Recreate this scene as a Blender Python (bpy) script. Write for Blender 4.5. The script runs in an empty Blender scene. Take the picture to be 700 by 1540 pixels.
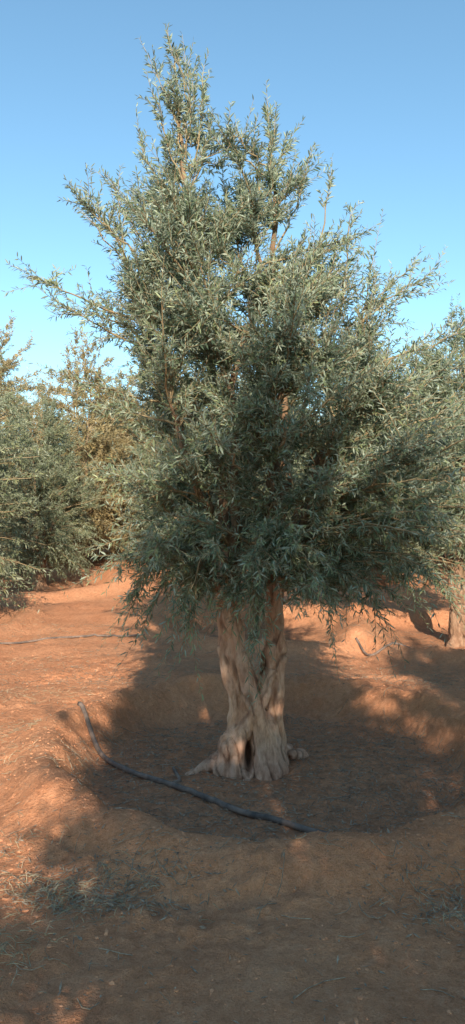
import bpy, math, numpy as np
from mathutils import Vector, noise as mn
rng = np.random.default_rng(7)
scene = bpy.context.scene
COL = scene.collection

# ------------------------------------------------------------ noise
def _hash(ix, iy, s):
    n = (ix.astype(np.int64)*374761393 + iy.astype(np.int64)*668265263 + s*1274126177) & 0x7fffffff
    n = ((n ^ (n >> 13))*1274126177) & 0x7fffffff
    n = (n ^ (n >> 16)) & 0x7fffffff
    return n/0x7fffffff*2*math.pi
def perlin(x, y, s=0):
    x0 = np.floor(x); y0 = np.floor(y); fx = x-x0; fy = y-y0
    u = fx*fx*fx*(fx*(fx*6-15)+10); v = fy*fy*fy*(fy*(fy*6-15)+10)
    def g(ax, ay):
        a = _hash(x0+ax, y0+ay, s)
        return np.cos(a)*(fx-ax)+np.sin(a)*(fy-ay)
    a = g(0,0)*(1-u)+g(1,0)*u; b = g(0,1)*(1-u)+g(1,1)*u
    return (a*(1-v)+b*v)*1.4
def sstep(a, b, t):
    t = np.clip((t-a)/(b-a), 0, 1); return t*t*(3-2*t)

TREE = (0.14, 5.3)
NEAR = [(3.2,10.4),(0.45,10.9),(-4.8,11.3),(-4.1,15.6),(-0.9,16.4),(3.0,16.0),(6.3,10.6),(5.3,5.2),(-5.2,5.6),(6.4,16.5)]
def basin(x, y, cx, cy, R, depth, rim, s, ex=1.0):
    dx = (x-cx)*ex; dy = y-cy
    r = np.sqrt(dx*dx+dy*dy)
    r = r + 0.14*perlin(x*1.1+s*3.1, y*1.1, s) + 0.05*perlin(x*4, y*4, s+3)
    h = -depth*(1-sstep(R-0.48, R-0.08, r))
    h += rim*np.exp(-((r-R)/0.25)**2)*(1+0.5*perlin(x*1.7, y*1.7, s+5))
    return h
def height(x, y):
    x = np.atleast_1d(np.asarray(x, float)); y = np.atleast_1d(np.asarray(y, float))
    h = 0.055*sstep(0,1,(y-9)/14)*14 * 0.9
    h = h + 0.02*np.clip(y-23, 0, 60)
    h += 0.08*perlin(x*0.33, y*0.33, 1) + 0.045*perlin(x*0.9, y*0.9, 2)*sstep(0.3,2.0,np.hypot(x-TREE[0], y-TREE[1]))
    h += basin(x, y, TREE[0]+0.12, TREE[1]+0.0, 1.9, 0.165, 0.145, 11, 1.16)
    for i,(a,b) in enumerate(NEAR):
        h += basin(x, y, a, b, 1.6, 0.1, 0.15, 20+i)
    n1 = perlin(x*2.6, y*2.6, 6); n2 = perlin(x*7, y*7, 7); n3 = perlin(x*15, y*15, 8); n4 = perlin(x*33, y*33, 9); n5=perlin(x*70,y*70,10)
    rough = 0.4+1.3*sstep(-0.15,0.5,perlin(x*1.1,y*1.1,31))
    h += 0.024*n1 + 0.018*n2*rough + 0.012*n3*rough + 0.007*np.maximum(n4,-.1)*rough + 0.003*n5
    m = np.exp(-((x+1.1)/0.33)**2-((y-3.0)/0.8)**2)
    h += m*0.04*np.minimum(0,perlin(x*8,y*7,40))
    return h
def hz(x, y): return float(height(x, y)[0])

# ------------------------------------------------------------ mesh helpers
def mesh_np(name, V, F, mat=None, attrs=None, smooth=False, parent=None):
    V = np.ascontiguousarray(V, dtype=np.float32); F = np.ascontiguousarray(F, dtype=np.int32)
    me = bpy.data.meshes.new(name)
    n, k = F.shape
    me.vertices.add(len(V)); me.vertices.foreach_set('co', V.ravel())
    me.loops.add(n*k); me.loops.foreach_set('vertex_index', F.ravel())
    me.polygons.add(n); me.polygons.foreach_set('loop_start', np.arange(0, n*k, k, dtype=np.int32))
    me.polygons.foreach_set('loop_total', np.full(n, k, dtype=np.int32))
    me.polygons.foreach_set('use_smooth', np.full(n, smooth, dtype=bool))
    me.update(calc_edges=True)
    if attrs:
        for an, arr in attrs.items():
            a = me.attributes.new(an, 'FLOAT', 'POINT'); a.data.foreach_set('value', np.ascontiguousarray(arr, dtype=np.float32))
    if mat: me.materials.append(mat)
    return me
def obj(name, me, parent=None, loc=(0,0,0), rot=0, sc=1):
    o = bpy.data.objects.new(name, me); COL.objects.link(o)
    o.location = loc; o.rotation_euler = (0,0,rot)
    o.scale = (sc,sc,sc) if not isinstance(sc, tuple) else sc
    if parent: o.parent = parent
    return o
def tubes_np(P, R, sides):
    N, K, _ = P.shape
    T = np.gradient(P, axis=1); T /= np.linalg.norm(T, axis=2, keepdims=True)+1e-9
    ref = np.zeros_like(T); ref[...,0] = 1; mask = np.abs(T[...,0]).mean(1) > 0.7
    ref[mask] = (0,1,0)
    A = np.cross(T, ref); A /= np.linalg.norm(A, axis=2, keepdims=True)+1e-9
    B = np.cross(T, A)
    ang = np.arange(sides)/sides*2*math.pi
    V = P[:,:,None,:] + R[:,:,None,None]*(A[:,:,None,:]*np.cos(ang)[None,None,:,None]+B[:,:,None,:]*np.sin(ang)[None,None,:,None])
    idx = np.arange(N*K*sides).reshape(N,K,sides)
    a = idx[:,:-1,:]; b = np.roll(a,-1,axis=2); d = idx[:,1:,:]; c = np.roll(d,-1,axis=2)
    F = np.stack([a,b,c,d], axis=-1).reshape(-1,4)
    return V.reshape(-1,3), F
def catmull(pts, n):
    pts = np.asarray(pts, float)
    p = np.vstack([2*pts[0]-pts[1], pts, 2*pts[-1]-pts[-2]])
    out = []
    m = len(pts)-1
    for u in np.linspace(0, m, n):
        i = min(int(u), m-1); t = u-i
        a,b,c,d = p[i],p[i+1],p[i+2],p[i+3]
        out.append(0.5*((2*b)+(-a+c)*t+(2*a-5*b+4*c-d)*t*t+(-a+3*b-3*c+d)*t**3))
    return np.array(out)
def unit(v): return v/(np.linalg.norm(v, axis=-1, keepdims=True)+1e-9)

# ------------------------------------------------------------ materials
def newmat(name):
    m = bpy.data.materials.new(name); m.use_nodes = True
    nt = m.node_tree; nt.nodes.clear()
    out = nt.nodes.new('ShaderNodeOutputMaterial')
    return m, nt, out
def N(nt, t, **kw):
    n = nt.nodes.new(t)
    for k,v in kw.items():
        if k in n.inputs.keys(): n.inputs[k].default_value = v
        else: setattr(n, k, v)
    return n
def ramp(nt, stops, fac):
    r = nt.nodes.new('ShaderNodeValToRGB'); e = r.color_ramp.elements
    while len(e) < len(stops): e.new(0.5)
    for el,(p,c) in zip(e, stops): el.position = p; el.color = (*c,1)
    nt.links.new(fac, r.inputs['Fac']); return r.outputs['Color']
def mix(nt, fac, a, b, mode='MIX'):
    m = nt.nodes.new('ShaderNodeMix'); m.data_type='RGBA'; m.blend_type = mode
    for s, v in ((0,fac),(6,a),(7,b)):
        if hasattr(v, 'links'): nt.links.new(v, m.inputs[s])
        else: m.inputs[s].default_value = v if s==0 else (*v,1)
    return m.outputs[2]
def noise_n(nt, vec, scale, detail=4, rough=0.55):
    n = N(nt,'ShaderNodeTexNoise', Scale=scale, Detail=detail, Roughness=rough)
    if vec is not None: nt.links.new(vec, n.inputs['Vector'])
    return n.outputs['Fac']

def leaf_mat(name, dark, mid, light, under, transl=0.27):
    m, nt, out = newmat(name)
    at = N(nt,'ShaderNodeAttribute', attribute_name='tint')
    c = ramp(nt, [(0,dark),(0.5,mid),(1,light)], at.outputs['Fac'])
    geo = N(nt,'ShaderNodeNewGeometry')
    c2 = mix(nt, geo.outputs['Backfacing'], c, under)
    p = N(nt,'ShaderNodeBsdfPrincipled', Roughness=0.46); p.inputs['Specular IOR Level'].default_value = 0.5
    nt.links.new(c2, p.inputs['Base Color'])
    t = N(nt,'ShaderNodeBsdfTranslucent'); nt.links.new(c2, t.inputs['Color'])
    ms = N(nt,'ShaderNodeMixShader', Fac=transl)
    nt.links.new(p.outputs[0], ms.inputs[1]); nt.links.new(t.outputs[0], ms.inputs[2])
    nt.links.new(ms.outputs[0], out.inputs[0]); return m
M_leaf = leaf_mat('olive_leaf', (0.07,0.11,0.066), (0.155,0.205,0.12), (0.33,0.375,0.185), (0.33,0.385,0.29))
M_leafb = leaf_mat('olive_leaf_far', (0.10,0.13,0.07), (0.19,0.22,0.12), (0.33,0.335,0.16), (0.29,0.32,0.22))
M_tam = leaf_mat('dry_leaf_far', (0.21,0.16,0.07), (0.35,0.27,0.12), (0.47,0.36,0.17), (0.36,0.30,0.17))

def bark_mat(name, c1, c2, c3, sc=1.0, bump=0.6, patch=((0.60,0.30,0.15),(0.88,0.62,0.46),(0.95,0.80,0.68))):
    m, nt, out = newmat(name)
    tc = N(nt,'ShaderNodeTexCoord')
    mp = N(nt,'ShaderNodeMapping'); mp.inputs['Scale'].default_value = (1,1,0.28)
    nt.links.new(tc.outputs['Object'], mp.inputs['Vector'])
    f1 = noise_n(nt, mp.outputs[0], 26*sc, 8, 0.65)
    f2 = noise_n(nt, tc.outputs['Object'], 5*sc, 4, 0.6)
    f3 = noise_n(nt, mp.outputs[0], 75*sc, 4, 0.7)
    a = ramp(nt, [(0.3,c1),(0.52,c2),(0.75,c3)], f1)
    b = mix(nt, 0.5, a, ramp(nt,[(0.35,patch[0]),(0.5,patch[1]),(0.7,patch[2])], f2), 'MULTIPLY')
    at = N(nt,'ShaderNodeAttribute', attribute_name='crevice_shade')
    b = mix(nt, at.outputs['Fac'], b, (0.07,0.04,0.028))  # shade of hollows and fissures painted into the bark colour, with dark hollow wood
    p = N(nt,'ShaderNodeBsdfPrincipled', Roughness=0.95); p.inputs['Specular IOR Level'].default_value = 0.1
    nt.links.new(b, p.inputs['Base Color'])
    ad = N(nt,'ShaderNodeMath', operation='ADD'); nt.links.new(f1, ad.inputs[0]); nt.links.new(f3, ad.inputs[1])
    bp = N(nt,'ShaderNodeBump', Strength=bump, Distance=0.03); nt.links.new(ad.outputs[0], bp.inputs['Height'])
    nt.links.new(bp.outputs[0], p.inputs['Normal']); nt.links.new(p.outputs[0], out.inputs[0]); return m
M_bark = bark_mat('olive_bark', (0.45,0.27,0.185), (0.76,0.53,0.40), (0.90,0.70,0.57), 1.0, 0.9)
M_bark2 = bark_mat('olive_bark_grey', (0.22,0.15,0.105), (0.40,0.28,0.20), (0.50,0.37,0.28), 1.0, 0.8)
M_limb = bark_mat('olive_limb', (0.17,0.13,0.09), (0.28,0.21,0.145), (0.36,0.28,0.20), 1.0, 0.5)
M_twig = bark_mat('olive_twig', (0.20,0.18,0.12), (0.32,0.28,0.18), (0.40,0.36,0.25), 1, 0.2)

def soil_mat():
    m, nt, out = newmat('red_soil')
    tc = N(nt,'ShaderNodeTexCoord'); v = tc.outputs['Object']
    f_big = noise_n(nt, v, 0.55, 5, 0.6); f_mid = noise_n(nt, v, 3.0, 6, 0.65)
    f_sm = noise_n(nt, v, 22, 6, 0.7); f_gr = noise_n(nt, v, 130, 3, 0.7)
    c = ramp(nt, [(0.32,(0.51,0.195,0.095)),(0.5,(0.68,0.295,0.15)),(0.68,(0.82,0.43,0.25))], f_mid)
    c = mix(nt, 0.45, c, ramp(nt, [(0.35,(0.58,0.21,0.098)),(0.6,(0.79,0.395,0.215))], f_big))
    c = mix(nt, 0.38, c, ramp(nt, [(0.33,(0.28,0.125,0.065)),(0.5,(0.66,0.295,0.15)),(0.7,(0.88,0.51,0.31))], f_sm))
    c = mix(nt, 0.30, c, ramp(nt, [(0.3,(0.22,0.095,0.055)),(0.5,(0.66,0.295,0.15)),(0.75,(0.92,0.58,0.40))], f_gr))
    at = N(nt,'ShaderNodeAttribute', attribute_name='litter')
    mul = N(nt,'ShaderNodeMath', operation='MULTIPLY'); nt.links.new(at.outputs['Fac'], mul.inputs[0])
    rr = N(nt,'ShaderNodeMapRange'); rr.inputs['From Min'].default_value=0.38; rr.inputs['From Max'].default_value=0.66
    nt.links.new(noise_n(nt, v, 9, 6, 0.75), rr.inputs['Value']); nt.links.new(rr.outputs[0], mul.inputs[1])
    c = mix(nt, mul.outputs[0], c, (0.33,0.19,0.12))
    p = N(nt,'ShaderNodeBsdfPrincipled', Roughness=1.0); p.inputs['Specular IOR Level'].default_value = 0.03
    nt.links.new(c, p.inputs['Base Color'])
    vo = N(nt,'ShaderNodeTexVoronoi', Scale=38.0); nt.links.new(v, vo.inputs['Vector'])
    a1 = N(nt,'ShaderNodeMath', operation='MULTIPLY_ADD'); nt.links.new(f_sm, a1.inputs[0]); a1.inputs[1].default_value=1.8; nt.links.new(f_gr, a1.inputs[2])
    a2 = N(nt,'ShaderNodeMath', operation='MULTIPLY_ADD'); nt.links.new(vo.outputs['Distance'], a2.inputs[0]); a2.inputs[1].default_value=-0.35; nt.links.new(a1.outputs[0], a2.inputs[2])
    bp = N(nt,'ShaderNodeBump', Strength=0.85, Distance=0.024); nt.links.new(a2.outputs[0], bp.inputs['Height'])
    nt.links.new(bp.outputs[0], p.inputs['Normal']); nt.links.new(p.outputs[0], out.inputs[0]); return m
M_soil = soil_mat()
def simple(name, c1, c2, rough=0.9, scale=12, bump=0.2):
    m, nt, out = newmat(name); tc = N(nt,'ShaderNodeTexCoord')
    f = noise_n(nt, tc.outputs['Object'], scale, 5, 0.65)
    p = N(nt,'ShaderNodeBsdfPrincipled', Roughness=rough); p.inputs['Specular IOR Level'].default_value=0.2
    nt.links.new(ramp(nt,[(0.35,c1),(0.65,c2)],f), p.inputs['Base Color'])
    bp = N(nt,'ShaderNodeBump', Strength=bump, Distance=0.01); nt.links.new(f, bp.inputs['Height']); nt.links.new(bp.outputs[0], p.inputs['Normal'])
    nt.links.new(p.outputs[0], out.inputs[0]); return m
M_hose = simple('dusty_black_polythene', (0.07,0.06,0.055), (0.26,0.19,0.15), 0.6, 9)
M_clod = simple('soil_clod', (0.50,0.21,0.105), (0.72,0.35,0.19), 1.0, 30, 0.4)
M_lit = simple('dry_litter', (0.15,0.11,0.08), (0.44,0.34,0.24), 0.9, 40)
M_weed = simple('dry_grass', (0.24,0.21,0.13), (0.50,0.43,0.29), 0.9, 6)

# ------------------------------------------------------------ ground
def axis(lo, hi, step, far, g):
    a = list(np.arange(lo, hi, step)); s = step; x = a[-1]; up=[]
    while x < far[1]: s*=g; x+=s; up.append(x)
    s = step; x = lo; dn=[]
    while x > far[0]: s*=g; x-=s; dn.append(x)
    return np.array(dn[::-1]+a+up)
gx = axis(-2.3, 2.7, 0.013, (-260,260), 1.045); gy = axis(2.0, 7.4, 0.013, (-120,400), 1.03)
X, Y = np.meshgrid(gx, gy)
x = X.ravel(); y = Y.ravel(); z = height(x, y)
r0 = np.hypot(x-TREE[0], y-TREE[1])
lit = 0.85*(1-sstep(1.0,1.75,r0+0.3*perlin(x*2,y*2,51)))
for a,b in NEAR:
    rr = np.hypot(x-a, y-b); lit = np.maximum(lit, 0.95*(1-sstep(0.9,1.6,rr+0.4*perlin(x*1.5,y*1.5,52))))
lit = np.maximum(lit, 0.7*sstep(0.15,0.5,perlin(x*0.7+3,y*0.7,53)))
ny, nx = X.shape
idx = np.arange(ny*nx).reshape(ny,nx)
F = np.stack([idx[:-1,:-1],idx[:-1,1:],idx[1:,1:],idx[1:,:-1]],-1).reshape(-1,4)
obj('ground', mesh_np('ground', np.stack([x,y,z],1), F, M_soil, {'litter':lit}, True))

# ------------------------------------------------------------ trees
def crown_tree(rng, prof, limbs, shoots, n_br, n_tw, n_leaf, leafL, ry=0.95, twl=(0.14,0.32), droopz=1.6, spike=0.3, wr=(0.16,0.22), upf=0.45, inner=0.1, gap=0.0, wexp=1.6, wisps=0, wz=None):
    prof = np.array(prof)   # z, cx, r
    zz = np.linspace(prof[0,0], prof[-1,0], 300)
    w = np.interp(zz, prof[:,0], prof[:,2])**wexp; w /= w.sum()
    lp = np.vstack([catmull(l, 24) for l in limbs])
    M = n_br*3
    z = rng.choice(zz, M, p=w)+rng.normal(0,0.03,M)
    cx = np.interp(z, prof[:,0], prof[:,1]); r = np.interp(z, prof[:,0], prof[:,2])
    th = rng.uniform(0, 2*math.pi, M); rho = np.sqrt(rng.uniform(inner, 1.0, M))*0.86 + (rng.random(M)<spike)*rng.uniform(0,0.2,M)
    rad = rho*r*(1+0.10*np.sin(3*th+z*2.1)+0.08*np.sin(5*th-z*3))
    T = np.stack([cx+rad*np.cos(th), rad*ry*np.sin(th), z],1)
    if gap > 0:
        sc = np.array([mn.noise(Vector((a*2.6+3,b*2.6,c*2.6))) for a,b,c in T])
        key = sc*gap*(0.15+1.3*sstep(2.0,3.2,T[:,2])) + rng.normal(0,0.12,M)
        zb = np.digitize(T[:,2], np.linspace(prof[0,0], prof[-1,0], 12))
        keep=[]
        for q in np.unique(zb):
            I = np.where(zb==q)[0]; keep.append(I[np.argsort(-key[I])[:max(1,int(round(len(I)/3)))]])
        T = T[np.concatenate(keep)]
    else: T = T[:n_br]
    O = np.empty_like(T)
    for i in range(len(T)):
        d = lp-T[i]; dist = np.linalg.norm(d,axis=1)
        pen = np.where(lp[:,2] > T[i,2]-0.12, (lp[:,2]-T[i,2]+0.12)*2.5, 0)
        k = np.argmin(dist+pen+rng.normal(0,0.08,len(dist)))
        O[i] = lp[k]
    if shoots:
        S = np.array(shoots); O = np.vstack([O, S[:,0]]); T = np.vstack([T, S[:,1]])
    if wisps:
        lo,hi_ = wz if wz else (1.7, prof[-1,0]-0.1)
        z = rng.uniform(lo, hi_, wisps); cx = np.interp(z, prof[:,0], prof[:,1]); r = np.interp(z, prof[:,0], prof[:,2]); th = rng.uniform(0,2*math.pi,wisps)
        a = r*0.7; b2 = r*rng.uniform(0.9,1.1,wisps)
        O = np.vstack([O, np.stack([cx+a*np.cos(th), a*ry*np.sin(th), z],1)])
        T = np.vstack([T, np.stack([cx+b2*np.cos(th), b2*ry*np.sin(th), z+rng.uniform(.15,.45,wisps)],1)])
    nb = len(T); L = np.linalg.norm(T-O,axis=1)
    low = 1-sstep(droopz-0.6, droopz+0.5, T[:,2])
    C = (O+T)/2; C[:,2] += 0.16*L*(0.3+1.4*low); C[:,:2] += rng.normal(0,0.09,(nb,2))*L[:,None]
    K=8; t = np.linspace(0,1,K)[None,:,None]
    BP = (1-t)**2*O[:,None]+2*t*(1-t)*C[:,None]+t**2*T[:,None]
    BP[:,1:-1] += rng.normal(0,0.012,(nb,K-2,3))
    BR = (np.clip(0.005+0.006*L,0.005,0.015)[:,None])*np.linspace(1,0.3,K)[None]
    bv, bf = tubes_np(BP, BR, 5)
    nt_ = np.full(nb, n_tw)
    bi = np.repeat(np.arange(nb), nt_)
    nT = len(bi)
    tt = rng.uniform(0.12, 1.0, nT)**0.8; tt[::n_tw] = 1.0
    u = tt[:,None]; TO = (1-u)**2*O[bi]+2*u*(1-u)*C[bi]+u**2*T[bi]
    tan = unit(2*(1-u)*(C[bi]-O[bi])+2*u*(T[bi]-C[bi]))
    cz = np.interp(TO[:,2], prof[:,0], prof[:,1])
    outw = TO.copy(); outw[:,0]-=cz; outw[:,2]=0; outw = unit(outw)
    up = np.zeros_like(TO); lw = low[bi]
    hi = sstep(2.8,4.2,TO[:,2])
    up[:,2] = (upf+0.35*hi)*(1-lw)-0.35*lw
    D = unit(tan*0.6+outw*0.4*(1-0.6*hi)[:,None]+up*0.8+rng.normal(0,0.5,(nT,3)))
    D[::n_tw] = unit(tan[::n_tw]+up[::n_tw]*0.3)
    TL = rng.uniform(twl[0],twl[1],nT)*(0.8+0.4*(tt>0.9))*(1-0.3*hi)
    K2=5; s = np.linspace(0,1,K2)[None,:,None]
    bend = rng.normal(0,0.16,(nT,3)); bend[:,2] += -0.10-0.2*lw+0.12*(1-lw)
    TP = TO[:,None]+D[:,None]*TL[:,None,None]*s+bend[:,None]*TL[:,None,None]*s*s
    TR = np.linspace(0.0024,0.001,K2)[None]*np.ones((nT,1))
    tv, tf = tubes_np(TP, TR, 3)
    li = np.repeat(np.arange(nT), n_leaf); nL = len(li)
    s = np.tile(np.linspace(0.06,1.0,n_leaf), nT)+rng.uniform(-0.03,0.03,nL)
    s = np.clip(s,0,1)[:,None]
    LP = TO[li]+D[li]*TL[li,None]*s+bend[li]*TL[li,None]*s*s
    ax = unit(D[li]+2*bend[li]*s)
    side = unit(np.cross(ax, rng.normal(0,1,(nL,3))))
    LD = unit(ax*rng.uniform(0.4,1.1,(nL,1))+side*rng.uniform(0.5,1.0,(nL,1)))
    nn = rng.normal(0,0.75,(nL,3)); nn[:,2]+=0.75
    S = unit(np.cross(LD, nn)); Nn = np.cross(S, LD)
    LL = leafL*rng.uniform(0.6,1.2,nL)[:,None]*(1.05-0.35*s); W = LL*rng.uniform(wr[0]/2,wr[1]/2,(nL,1))
    dz = np.zeros((nL,3)); dz[:,2] = -1
    # lance-shaped leaf: base, two widest pairs, tip, folded slightly along the midrib
    v0 = LP; tip = LP+LD*LL+dz*LL*0.1
    m1 = LP+LD*LL*0.32; m2 = LP+LD*LL*0.66+dz*LL*0.04
    a1 = m1+S*W+Nn*W*0.3; a2 = m2+S*W*0.85+Nn*W*0.25
    b1 = m1-S*W+Nn*W*0.3; b2_ = m2-S*W*0.85+Nn*W*0.25
    LV = np.stack([v0,a1,a2,tip,b2_,b1],1).reshape(-1,3)
    b = np.arange(nL)*6
    LF = np.vstack([np.stack([b,b+1,b+2,b+3],1), np.stack([b,b+3,b+4,b+5],1)])
    tb = rng.normal(0,0.20,nb); tw = rng.normal(0,0.14,nT)
    tint = np.clip(0.45+tb[bi[li]]+tw[li]+rng.normal(0,0.12,nL)+0.18*(s[:,0]>0.85),0,1)
    return (bv,bf),(tv,tf),(LV,LF,np.repeat(tint,6))

def limb_mesh(limbs, r0s, r1=0.008, sides=10, rng=rng):
    Vs=[];Fs=[];o=0
    for l,r in zip(limbs,r0s):
        P = catmull(l, 26); P[1:-1] += rng.normal(0,0.01,(24,3))
        R = r*(1-np.linspace(0,1,26))**1.0+r1
        v,f = tubes_np(P[None], R[None], sides); Vs.append(v); Fs.append(f+o); o+=len(v)
    return np.vstack(Vs), np.vstack(Fs)

def trunk_mesh(name, strands, mat, voxel, amp, hollows=()):
    Vs=[];Fs=[];o=0
    for pts in strands:
        pts = np.array(pts, float); q = catmull(pts, 26)
        P = q[:,:3].copy(); R = np.maximum(q[:,3], 0.01)
        P = np.vstack([P[0], P, P[-1]]); R = np.concatenate([[0.001], R, [0.001]])
        v,f = tubes_np(P[None]+np.random.default_rng(1).normal(0,1e-5,P[None].shape), R[None], 14)
        Vs.append(v); Fs.append(f+o); o+=len(v)
    me = mesh_np(name+'_raw', np.vstack(Vs), np.vstack(Fs))
    ob = obj(name+'_raw', me)
    md = ob.modifiers.new('r','REMESH'); md.mode='VOXEL'; md.voxel_size=voxel
    ms = ob.modifiers.new('s','SMOOTH'); ms.factor=0.5; ms.iterations=1
    dg = bpy.context.evaluated_depsgraph_get(); me2 = bpy.data.meshes.new_from_object(ob.evaluated_get(dg))
    bpy.data.objects.remove(ob)
    n = len(me2.vertices); co = np.empty(n*3,np.float32); no = np.empty(n*3,np.float32)
    me2.vertices.foreach_get('co',co); me2.vertices.foreach_get('normal',no); co=co.reshape(-1,3); no=no.reshape(-1,3)
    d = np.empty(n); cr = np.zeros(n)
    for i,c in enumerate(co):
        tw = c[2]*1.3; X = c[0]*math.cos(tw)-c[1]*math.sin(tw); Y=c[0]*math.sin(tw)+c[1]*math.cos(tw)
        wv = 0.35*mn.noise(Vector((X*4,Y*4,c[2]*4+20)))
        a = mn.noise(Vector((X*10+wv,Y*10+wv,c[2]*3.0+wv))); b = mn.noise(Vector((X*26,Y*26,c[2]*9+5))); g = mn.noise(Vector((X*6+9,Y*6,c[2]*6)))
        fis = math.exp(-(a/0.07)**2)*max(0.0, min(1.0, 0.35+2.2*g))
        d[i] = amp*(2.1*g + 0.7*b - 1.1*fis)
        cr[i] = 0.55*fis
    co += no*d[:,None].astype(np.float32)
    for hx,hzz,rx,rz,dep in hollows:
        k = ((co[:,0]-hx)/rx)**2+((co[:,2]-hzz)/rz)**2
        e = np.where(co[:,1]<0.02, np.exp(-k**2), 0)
        co[:,1] += dep*e; cr = np.maximum(cr, np.clip(e*1.5-0.3,0,1))  # push the hollow in and mask it for painted shade
    me2.vertices.foreach_set('co', co.ravel()); me2.name = name
    a = me2.attributes.new('crevice_shade','FLOAT','POINT'); a.data.foreach_set('value', cr.astype(np.float32))
    me2.materials.clear(); me2.materials.append(mat)
    me2.polygons.foreach_set('use_smooth', np.ones(len(me2.polygons),bool)); me2.update()
    return me2

def assemble(name, parts, loc, rot=0, sc=1):
    e = bpy.data.objects.new(name, None); COL.objects.link(e); e.location = loc; e.rotation_euler=(0,0,rot)
    e.scale = (sc,sc,sc) if not isinstance(sc,tuple) else sc
    for pn, me in parts: obj(pn, me, e)
    return e

# ---- main olive tree
limbs = [
 [(-.17,0,.95),(-.19,.02,1.4),(-.22,.12,2.1),(-.33,.1,3.0),(-.46,0,3.9),(-.54,0,4.7)],
 [(.17,0,1.0),(.2,.05,1.5),(.27,.16,2.2),(.2,.2,3.0),(.17,0,3.8),(.14,0,4.3)],
 [(-.17,0,1.1),(-.3,.1,1.6),(-.48,.15,2.2),(-.7,.1,2.8),(-.85,0,3.2)],
 [(.17,0,1.15),(.35,.15,1.7),(.55,.2,2.2),(.75,.15,2.7)],
 [(-.17,0,1.2),(-.12,-.15,1.7),(-.14,-.3,2.4),(-.3,-.4,3.0),(-.4,-.35,3.4)],
 [(.17,0,1.2),(.3,-.2,1.5),(.45,-.35,1.9),(.55,-.45,2.3)],
 [(.17,0,1.2),(.2,.4,1.8),(.2,.6,2.5),(.05,.6,3.2),(-.1,.4,3.8)],
 [(-.17,0,1.1),(-.35,.3,1.6),(-.5,.5,2.2),(-.6,.5,2.7)],
 [(.17,0,1.1),(.4,.05,1.45),(.65,.0,1.7),(.9,0,1.85)],
 [(-.17,0,1.05),(-.35,0,1.4),(-.55,-.05,1.65)],
 [(.15,-.03,1.2),(.1,-.3,1.5),(.1,-.5,1.7)],
 [(-.2,.05,2.0),(-.12,-.1,2.7),(.05,-.15,3.3),(.0,-.1,3.9)],
 [(.15,.03,1.2),(.4,.5,1.6),(.6,.7,1.9)],[(-.15,.03,1.2),(-.1,.5,1.6),(-.1,.8,1.9)],
 [(.17,-.03,1.4),(.12,-.4,1.9),(.15,-.65,2.4),(.2,-.6,2.9)],[(-.2,-.03,1.5),(-.4,-.35,1.9),(-.55,-.5,2.4)],
]
prof = [(1.16,.28,.88),(1.32,.28,1.2),(1.6,.30,1.35),(2.03,.26,1.36),(2.5,.13,1.30),(2.97,-.02,1.22),(3.44,-.26,1.08),(3.8,-.28,.86),(4.1,-.28,.62),(4.4,-.42,.32),(4.7,-.52,.14)]
sh = [((-.54,0,4.5),(-.6,0,5.12)),((-.52,0,4.4),(-.48,.05,5.0)),((-.5,0,4.3),(-.68,-.05,4.85)),((-.45,0,4.2),(-.36,-.05,4.8)),((-.52,0,4.3),(-.55,-.1,4.95)),((-.5,0,4.1),(-.66,-.1,4.6)),((-.5,0,4.1),(-.42,-.1,4.65)),((-.5,0,4.0),(-.54,.1,4.6)),((-.48,0,4.0),(-.3,0,4.5)),
 ((.14,0,4.0),(.12,0,4.6)),((.14,0,3.9),(.26,.05,4.4)),((.1,0,3.9),(.02,0,4.45)),((.17,0,3.6),(.40,0,4.2)),((.14,0,3.9),(.16,-.1,4.4)),((-.4,0,3.8),(-.8,0,4.35)),
 ((-.85,0,3.1),(-1.5,-.1,3.35)),((-.8,0,2.9),(-1.4,-.1,3.2)),((-.7,-.1,3.2),(-1.2,0,3.85)),((-.6,0,3.3),(-1.0,0,4.05)),
 ((.75,.1,2.6),(1.1,.1,3.3)),((.75,.1,2.6),(1.4,.1,2.95)),((.75,.1,2.5),(1.55,.05,2.75)),((.75,.1,2.4),(1.5,0,2.5)),((.7,.1,2.3),(1.4,-.1,2.3)),
 ((.6,0,3.0),(.72,0,3.85)),((.5,0,3.1),(.56,0,4.05)),((.75,.1,2.7),(.9,.1,3.55)),
 ((-.3,-.2,1.4),(-.4,-.5,.92)),((.0,-.4,1.45),(-.03,-.66,.93)),((.05,-.4,1.45),(.03,-.62,.88)),((-.4,-.2,1.4),(-.7,-.3,1.02)),((.6,0,1.5),(.85,-.3,1.0)),((.4,-.2,1.5),(.5,-.5,1.08)),((-.5,0,1.5),(-.85,-.1,1.05)),((.7,0,1.5),(1.15,0,1.1)),
 ((-.3,-.3,1.45),(-.5,-.55,1.0)),((.8,0,1.7),(1.45,-.1,1.25)),((.8,0,1.7),(1.5,.1,1.6)),((.8,-.1,1.6),(1.3,-.3,1.15))]
tr = np.random.default_rng(21)
br, tw, lf = crown_tree(tr, prof, limbs, sh, 740, 14, 19, 0.062, gap=1.3, wexp=2.0, wr=(.16,.21), wisps=26, wz=(1.7,3.5))
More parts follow.
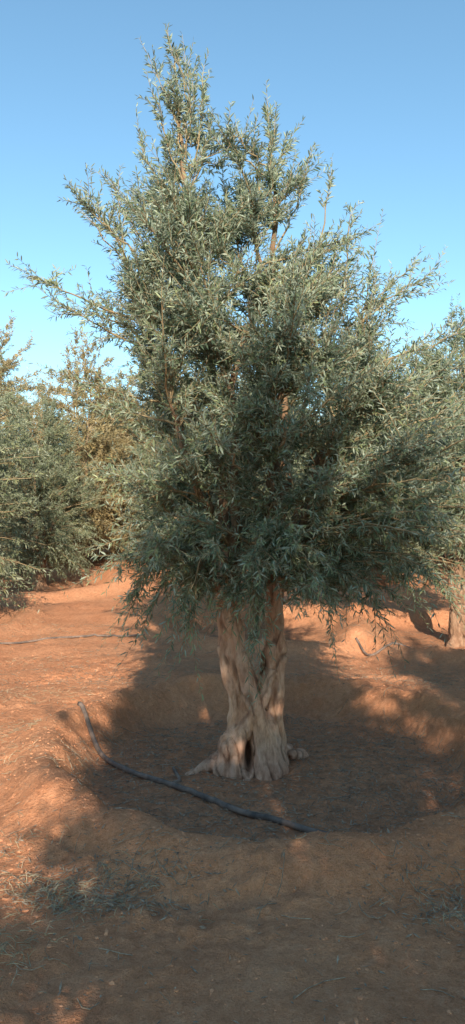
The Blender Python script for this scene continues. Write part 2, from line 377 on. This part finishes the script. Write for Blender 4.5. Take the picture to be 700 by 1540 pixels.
strands = [
 [(-.22,.02,1.45,.06),(-.19,0,1.15,.075),(-.16,0,.9,.085),(-.12,.01,.66,.095),(-.06,.02,.38,.11),(-.07,.0,.14,.10),(-.12,.02,-.22,.10)],
 [(.19,.0,1.5,.055),(.175,0,1.2,.064),(.16,0,.9,.066),(.15,.02,.62,.072),(.125,.03,.35,.085),(.13,.02,.1,.08),(.14,.04,-.22,.09)],
 [(-.16,-.05,.92,.03),(-.09,-.09,.68,.045),(-.02,-.12,.45,.052),(.05,-.13,.2,.052),(.075,-.15,-.02,.058),(.085,-.18,-.22,.08)],
 [(.15,-.05,.56,.028),(.09,-.085,.40,.04),(.0,-.12,.26,.045),(-.08,-.14,.12,.055),(-.12,-.16,-.05,.06),(-.14,-.18,-.22,.06)],
 [(-.13,-.08,.18,.03),(-.155,-.12,.06,.092),(-.18,-.13,-.05,.078),(-.22,-.13,-.2,.06)],
 [(-.12,0,.05,.07),(-.24,-.05,-.08,.055),(-.36,-.1,-.125,.042),(-.48,-.14,-.19,.03)],
 [(.12,.03,.12,.06),(.23,.1,-.04,.042),(.34,.2,-.11,.032),(.46,.26,-.19,.02)],
 [(.15,-.02,.08,.06),(.20,-.08,-.08,.055),(.24,-.14,-.25,.06)],
 [(0,.1,.45,.05),(.02,.12,.2,.09),(.03,.16,-.24,.11)],
 [(-.03,-.08,.03,.04),(-.03,-.2,-.12,.03),(-.06,-.3,-.2,.02)],
 [(-.22,.0,.72,.022),(-.18,-.06,.5,.034),(-.13,-.08,.3,.042),(-.15,-.03,.1,.05)],
 [(.215,-.04,.9,.022),(.21,-.05,.6,.030),(.185,-.04,.3,.040),(.2,.0,.05,.05),(.22,0,-.24,.06)],
 [(.1,-.05,.28,.03),(.12,-.11,.14,.048),(.14,-.14,.0,.055),(.16,-.17,-.24,.06)],
]
base = (TREE[0], TREE[1], 0.0)
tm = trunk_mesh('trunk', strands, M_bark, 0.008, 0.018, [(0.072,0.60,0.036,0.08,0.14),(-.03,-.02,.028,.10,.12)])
r0s = [.055,.05,.035,.035,.035,.03,.04,.035,.03,.03,.03,.025,.025,.025,.025,.025]
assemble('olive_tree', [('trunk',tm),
  ('limbs',mesh_np('limbs',*limb_mesh(limbs,r0s),M_limb,None,True)),
  ('branches',mesh_np('branches',*br,M_twig,None,True)),
  ('twigs',mesh_np('twigs',*tw,M_twig)),
  ('foliage',mesh_np('foliage',lf[0],lf[1],M_leaf,{'tint':lf[2]}))], base)

# ---- neighbouring olive trees (meshes reused)
def variant(seed, H, Rm, nb, nt_, nl, mat, leafL, tag, zlow=0.5, wr=(.18,.24)):
    g = np.random.default_rng(seed)
    lb=[]; 
    for k in range(9):
        a = k/9*2*math.pi+g.uniform(-.3,.3); rr = Rm*g.uniform(.3,.6) if k%3 else Rm*.12; h = H*(.45+.2*g.random()) if k%3 else H*.8
        lb.append([(0.03*math.cos(a),.03*math.sin(a),.8),(.3*rr*math.cos(a),.3*rr*math.sin(a),1.2),(.7*rr*math.cos(a),.7*rr*math.sin(a),(1.2+h)/2),(rr*math.cos(a),rr*math.sin(a),h)])
    o = [g.uniform(-.15,.15) for _ in range(8)]
    pf = [(zlow,o[0],.7*Rm),(zlow+.35,o[1],.95*Rm),(max(H*.35,zlow+.6),o[2],1.03*Rm),(H*.6,o[3],.95*Rm),(H*.78,o[4],.7*Rm),(H*.92,o[5],.36*Rm),(H*.98,o[5],.14*Rm)]
    b,t,l = crown_tree(g, pf, lb, [((0,0,H*.8),(o[5],0,H*1.03)),((0,0,H*.7),(o[5]+.3,.1,H*.97))], nb, nt_, nl, leafL, wr=wr, gap=0.8, wisps=20)
    st = [[(-.06,0,1.3,.06),(-.07,0,.8,.08),(-.02,0,.4,.09),(-.07,0,0,.12),(-.15,0,-.25,.12)],
          [(.07,0,1.3,.06),(.08,0,.8,.07),(.05,0,.4,.09),(.07,.0,0,.12),(.12,-.05,-.25,.13)],
          [(0,-.07,.5,.05),(.02,-.11,.1,.08),(.05,-.18,-.25,.08)],[(-.1,0,.1,.07),(-.3,-.05,-.15,.05),(-.45,-.05,-.25,.03)],[(.1,0,.1,.07),(.27,.1,-.12,.05),(.45,.1,-.25,.03)]]
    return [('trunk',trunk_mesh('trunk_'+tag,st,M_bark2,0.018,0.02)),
      ('limbs',mesh_np('limbs_'+tag,*limb_mesh(lb,[.04]*9),M_limb,None,True)),
      ('branches',mesh_np('branches_'+tag,*b,M_twig)),
      ('foliage',mesh_np('foliage_'+tag,l[0],l[1],mat,{'tint':l[2]}))]
VA = variant(31, 4.6, 1.6, 560, 11, 16, M_leafb, 0.076, 'a', 0.4)
VB = variant(47, 4.4, 1.7, 560, 11, 16, M_leafb, 0.076, 'b', 0.4)
VC = variant(53, 4.8, 1.8, 480, 10, 14, M_tam, 0.09, 'c', 0.4)
VD = variant(61, 4.7, 1.35, 760, 13, 16, M_leafb, 0.085, 'd')
VE = variant(67, 4.3, 1.5, 560, 12, 17, M_leafb, 0.072, 'e', 1.3)
VV=[VA,VB,VC,VD,VE]
place = [  # x,y,variant,rot,scale
 (3.15,10.2,4,0.6,1.03),(0.45,10.9,4,2.0,0.95),(-4.8,11.3,1,1.0,1.15),(-4.1,15.6,0,3.3,.9),(-0.9,16.4,1,4.0,1.0),(3.0,16.0,1,5.0,1.0),(6.3,10.6,0,2.6,1.0),(6.4,16.5,0,1.4,1.05),
 (5.3,5.2,1,0.4,0.95),(-5.2,5.6,0,5.2,1.0),
 (1.0,-2.5,3,1.7,1.22),(3.5,-2.8,3,1.0,1.18),(-5.2,-3.2,1,0.2,1.0),(-8.5,0.2,0,3.0,1.0),(8.2,0.4,0,2.0,1.0)]
for a,b,v,ro,s in place:
    assemble('olive_tree', VV[v], (a,b,hz(a,b)+0.02), ro, s)
bg = bpy.data.objects.new('distant_olive_orchard', None); COL.objects.link(bg)
g = np.random.default_rng(5)
k=0
for yy in np.arange(21.5, 60, 5.4):
    half = yy*0.42+7
    for xx in np.arange(-half, half, 4.2):
        a = xx+g.uniform(-.7,.7); b = yy+g.uniform(-.8,.8); s = g.uniform(.9,1.2)
        e = bpy.data.objects.new('orchard_tree_%d'%k, None); COL.objects.link(e); e.parent=bg; e.location=(a,b,hz(a,b)); e.rotation_euler=(0,0,g.uniform(0,6.28)); e.scale=(s,s,s)
        for pn,me in VV[k%2]: obj(pn, me, e)
        k+=1
for a,b,s,ro in [(-4.0,19.3,1.25,0),(-6.8,20.5,1.4,2),(-2.3,20.2,1.1,4),(5.0,19,1.1,1),(4.3,27,1.2,3),(8.8,26,1.2,5),(-11.5,27,1.6,3),(0.5,29,1.4,2)]:
    assemble('tamarisk_tree', VC, (a,b,hz(a,b)-0.1), ro, s)

# ------------------------------------------------------------ drip hoses
def hose(name, pts, r, n=90, lift=0.0):
    P = catmull([(a,b,0) for a,b in pts], n)
    zz = height(P[:,0],P[:,1]); k = np.ones(9)/9; zs = np.convolve(np.pad(zz,4,mode='edge'),k,'valid')
    P[:,2] = np.maximum(zs, zz-0.003)+r*0.85+lift
    R = np.full(n,r); P=np.vstack([P[0],P,P[-1]]); R=np.concatenate([[.001],R,[.001]])
    P[0,0]-=1e-4; P[-1,0]+=1e-4
    v,f = tubes_np(P[None],R[None],12); return obj(name, mesh_np(name,v,f,M_hose,None,True))
hose('irrigation_hose', [(-1.25,6.0),(-.98,5.55),(-.72,5.2),(-.38,4.85),(.02,4.50),(.42,4.22),(.86,3.98)], 0.019)
hose('irrigation_hose', [(1.6,9.5),(1.75,9.15),(2.1,9.35),(2.6,9.3),(3.0,8.9),(3.8,8.5),(5,8.3)], 0.016)
hose('irrigation_hose', [(-6,10.2),(-4.6,9.6),(-3.2,9.7),(-2.1,10.2),(-1.2,10.0)], 0.014)
hose('irrigation_hose', [(-.42,5.25),(-.36,5.0),(-.40,4.92)], 0.012, 20)

# ------------------------------------------------------------ litter, clods, weeds
g = np.random.default_rng(77)
def pts_litter(n):
    a = []
    m = int(n*.42); t=g.uniform(0,6.28,m); r=np.sqrt(g.random(m))*1.4; a.append(np.stack([TREE[0]+.1+r*np.cos(t),TREE[1]+r*np.sin(t)],1))
    for (cx,cy,s,f) in [(-.55,3.2,.22,.05),(1.15,3.15,.25,.06),(-1.45,3.6,.2,.03),(.45,10.2,1.2,.1),(3.2,10,1.2,.06),(-3.2,10.5,1.2,.05),(1.5,7.6,.5,.04),(-1.5,7.7,.5,.04)]:
        m=int(n*f); a.append(g.normal(0,1,(m,2))*s*np.array([1.2,.6])+(cx,cy))
    m=int(n*.3); a.append(np.stack([g.uniform(-3,4,m), 2+7*g.random(m)**1.3],1))
    return np.vstack(a)
p = pts_litter(15000); n=len(p)
zz = height(p[:,0],p[:,1]); th=g.uniform(0,6.28,n); Ln=g.uniform(.01,.045,n); Wd=g.uniform(.002,.0045,n)
D = np.stack([np.cos(th),np.sin(th),g.normal(0,.3,n)],1); S=np.stack([-np.sin(th),np.cos(th),g.normal(0,.4,n)],1)
B = np.stack([p[:,0],p[:,1],zz+.004+np.abs(D[:,2])*Ln*.5],1)
V = np.stack([B-D*Ln[:,None]*.5,B+S*Wd[:,None],B+D*Ln[:,None]*.5,B-S*Wd[:,None]],1).reshape(-1,3)
obj('leaf_litter', mesh_np('leaf_litter', V, np.arange(n*4).reshape(-1,4), M_lit))
p = pts_litter(2200); n=len(p); th=g.uniform(0,6.28,n); Ln=g.uniform(.04,.24,n)*g.uniform(.3,1,n)
s=np.linspace(-.5,.5,4)
P = np.zeros((n,4,3)); cv=g.normal(0,.2,n)
P[:,:,0]=p[:,0,None]+np.cos(th)[:,None]*Ln[:,None]*s-np.sin(th)[:,None]*cv[:,None]*Ln[:,None]*(s*4)**2*.25
P[:,:,1]=p[:,1,None]+np.sin(th)[:,None]*Ln[:,None]*s+np.cos(th)[:,None]*cv[:,None]*Ln[:,None]*(s*4)**2*.25
P[:,:,2]=height(P[:,:,0].ravel(),P[:,:,1].ravel()).reshape(n,4)+.003+g.uniform(0,.008,(n,1))
v,f=tubes_np(P,np.full((n,4),.0014)*g.uniform(.5,1.6,(n,1)),4); obj('fallen_twigs', mesh_np('fallen_twigs',v,f,M_lit))
phi=(1+5**.5)/2
ico=np.array([(-1,phi,0),(1,phi,0),(-1,-phi,0),(1,-phi,0),(0,-1,phi),(0,1,phi),(0,-1,-phi),(0,1,-phi),(phi,0,-1),(phi,0,1),(-phi,0,-1),(-phi,0,1)])/1.9
icf=np.array([(0,11,5),(0,5,1),(0,1,7),(0,7,10),(0,10,11),(1,5,9),(5,11,4),(11,10,2),(10,7,6),(7,1,8),(3,9,4),(3,4,2),(3,2,6),(3,6,8),(3,8,9),(4,9,5),(2,4,11),(6,2,10),(8,6,7),(9,8,1)])
n=12000
cp=np.stack([g.uniform(-3.5,4,n),2+g.random(n)**1.6*8],1)
m=2600; t=g.uniform(0,6.28,m); cp[:m]=np.stack([TREE[0]+.12+(1.75+g.normal(0,.2,m))*np.cos(t)/1.16,TREE[1]+(1.75+g.normal(0,.2,m))*np.sin(t)],1)
m2=400; cp[m:m+m2]=g.normal(0,1,(m2,2))*(.25,.45)+(-1.15,3.0)
sz=.0018+.0075*g.random(n)**5+.0028*g.random(n); sz[m:m+m2]*=1.6
V=ico[None]*sz[:,None,None]*g.uniform(.5,1.35,(n,12,1))*np.stack([g.uniform(.8,1.5,n),g.uniform(.8,1.5,n),g.uniform(.4,.8,n)],1)[:,None]
V=V+np.stack([cp[:,0],cp[:,1],height(cp[:,0],cp[:,1])-sz*.1],1)[:,None]
F=(icf[None]+np.arange(n)[:,None,None]*12).reshape(-1,3)
obj('soil_clods', mesh_np('soil_clods',V.reshape(-1,3),F,M_clod,None,False))
n=5200; c=[(-1.75,4.9,.2),(-.7,3.15,.16),(-.7,3.15,.12),(1.2,3.1,.16),(1.2,3.1,.12),(-2.6,8.5,.5),(1.2,8.3,.5),(-1.7,6.8,.3),(2.6,7.2,.4),(-3.6,10.6,.6),(-1.3,3.6,.15),(1.9,4.2,.25),(-1.9,5.6,.2),(-.95,2.75,.12)]
ci=g.integers(0,len(c),n); ca=np.array(c)
q=ca[ci,:2]+g.normal(0,1,(n,2))*ca[ci,2,None]*np.array([1.3,.7]); zz=height(q[:,0],q[:,1])
dd=unit(np.stack([g.normal(0,1,n),g.normal(0,1,n),g.uniform(.1,.6,n)],1)); Ln=g.uniform(.03,.10,n)
s=np.linspace(0,1,4)[None,:,None]
P=np.stack([q[:,0],q[:,1],zz-.003],1)[:,None]+dd[:,None]*Ln[:,None,None]*s; P[:,:,2]-=(Ln[:,None]*.35*s[...,0]**2)
v,f=tubes_np(P,np.array([[.0014,.0012,.0009,.0005]])*np.ones((n,1)),3); obj('dry_grass', mesh_np('dry_grass',v,f,M_weed))

# ------------------------------------------------------------ light
az=math.radians(5.5); el=math.radians(23.5)
Ld=Vector((-math.sin(az)*math.cos(el), math.cos(az)*math.cos(el), -math.sin(el)))
sd=bpy.data.lights.new('sun','SUN'); sd.energy=8.0; sd.angle=math.radians(0.5); sd.color=(1.0,0.87,0.70)
so=bpy.data.objects.new('sun',sd); COL.objects.link(so); so.rotation_euler=Ld.to_track_quat('-Z','Y').to_euler(); so.location=(2,-12,8)
w=bpy.data.worlds.new('World'); scene.world=w; w.use_nodes=True; nt=w.node_tree; nt.nodes.clear()
sky=nt.nodes.new('ShaderNodeTexSky'); sky.sky_type='NISHITA'; sky.sun_disc=False; sky.sun_elevation=el; sky.sun_rotation=math.pi-az
sky.air_density=1.0; sky.dust_density=0.3; sky.ozone_density=1.8
b=nt.nodes.new('ShaderNodeBackground'); b.inputs['Strength'].default_value=0.26
tint=mix(nt,1.0,sky.outputs[0],(0.84,1.03,0.97),'MULTIPLY')
o=nt.nodes.new('ShaderNodeOutputWorld'); nt.links.new(tint,b.inputs[0]); nt.links.new(b.outputs[0],o.inputs[0])

cd=bpy.data.cameras.new('camera'); cd.sensor_fit='VERTICAL'; cd.angle=2*math.atan(770/1100); cd.clip_end=2000; cd.clip_start=0.05
co=bpy.data.objects.new('camera',cd); COL.objects.link(co); co.location=(0,0,1.6+0.0); co.rotation_euler=(math.radians(91.04),0,0)
scene.camera=co
scene.view_settings.view_transform='Standard'; scene.view_settings.look='None'; scene.view_settings.exposure=0
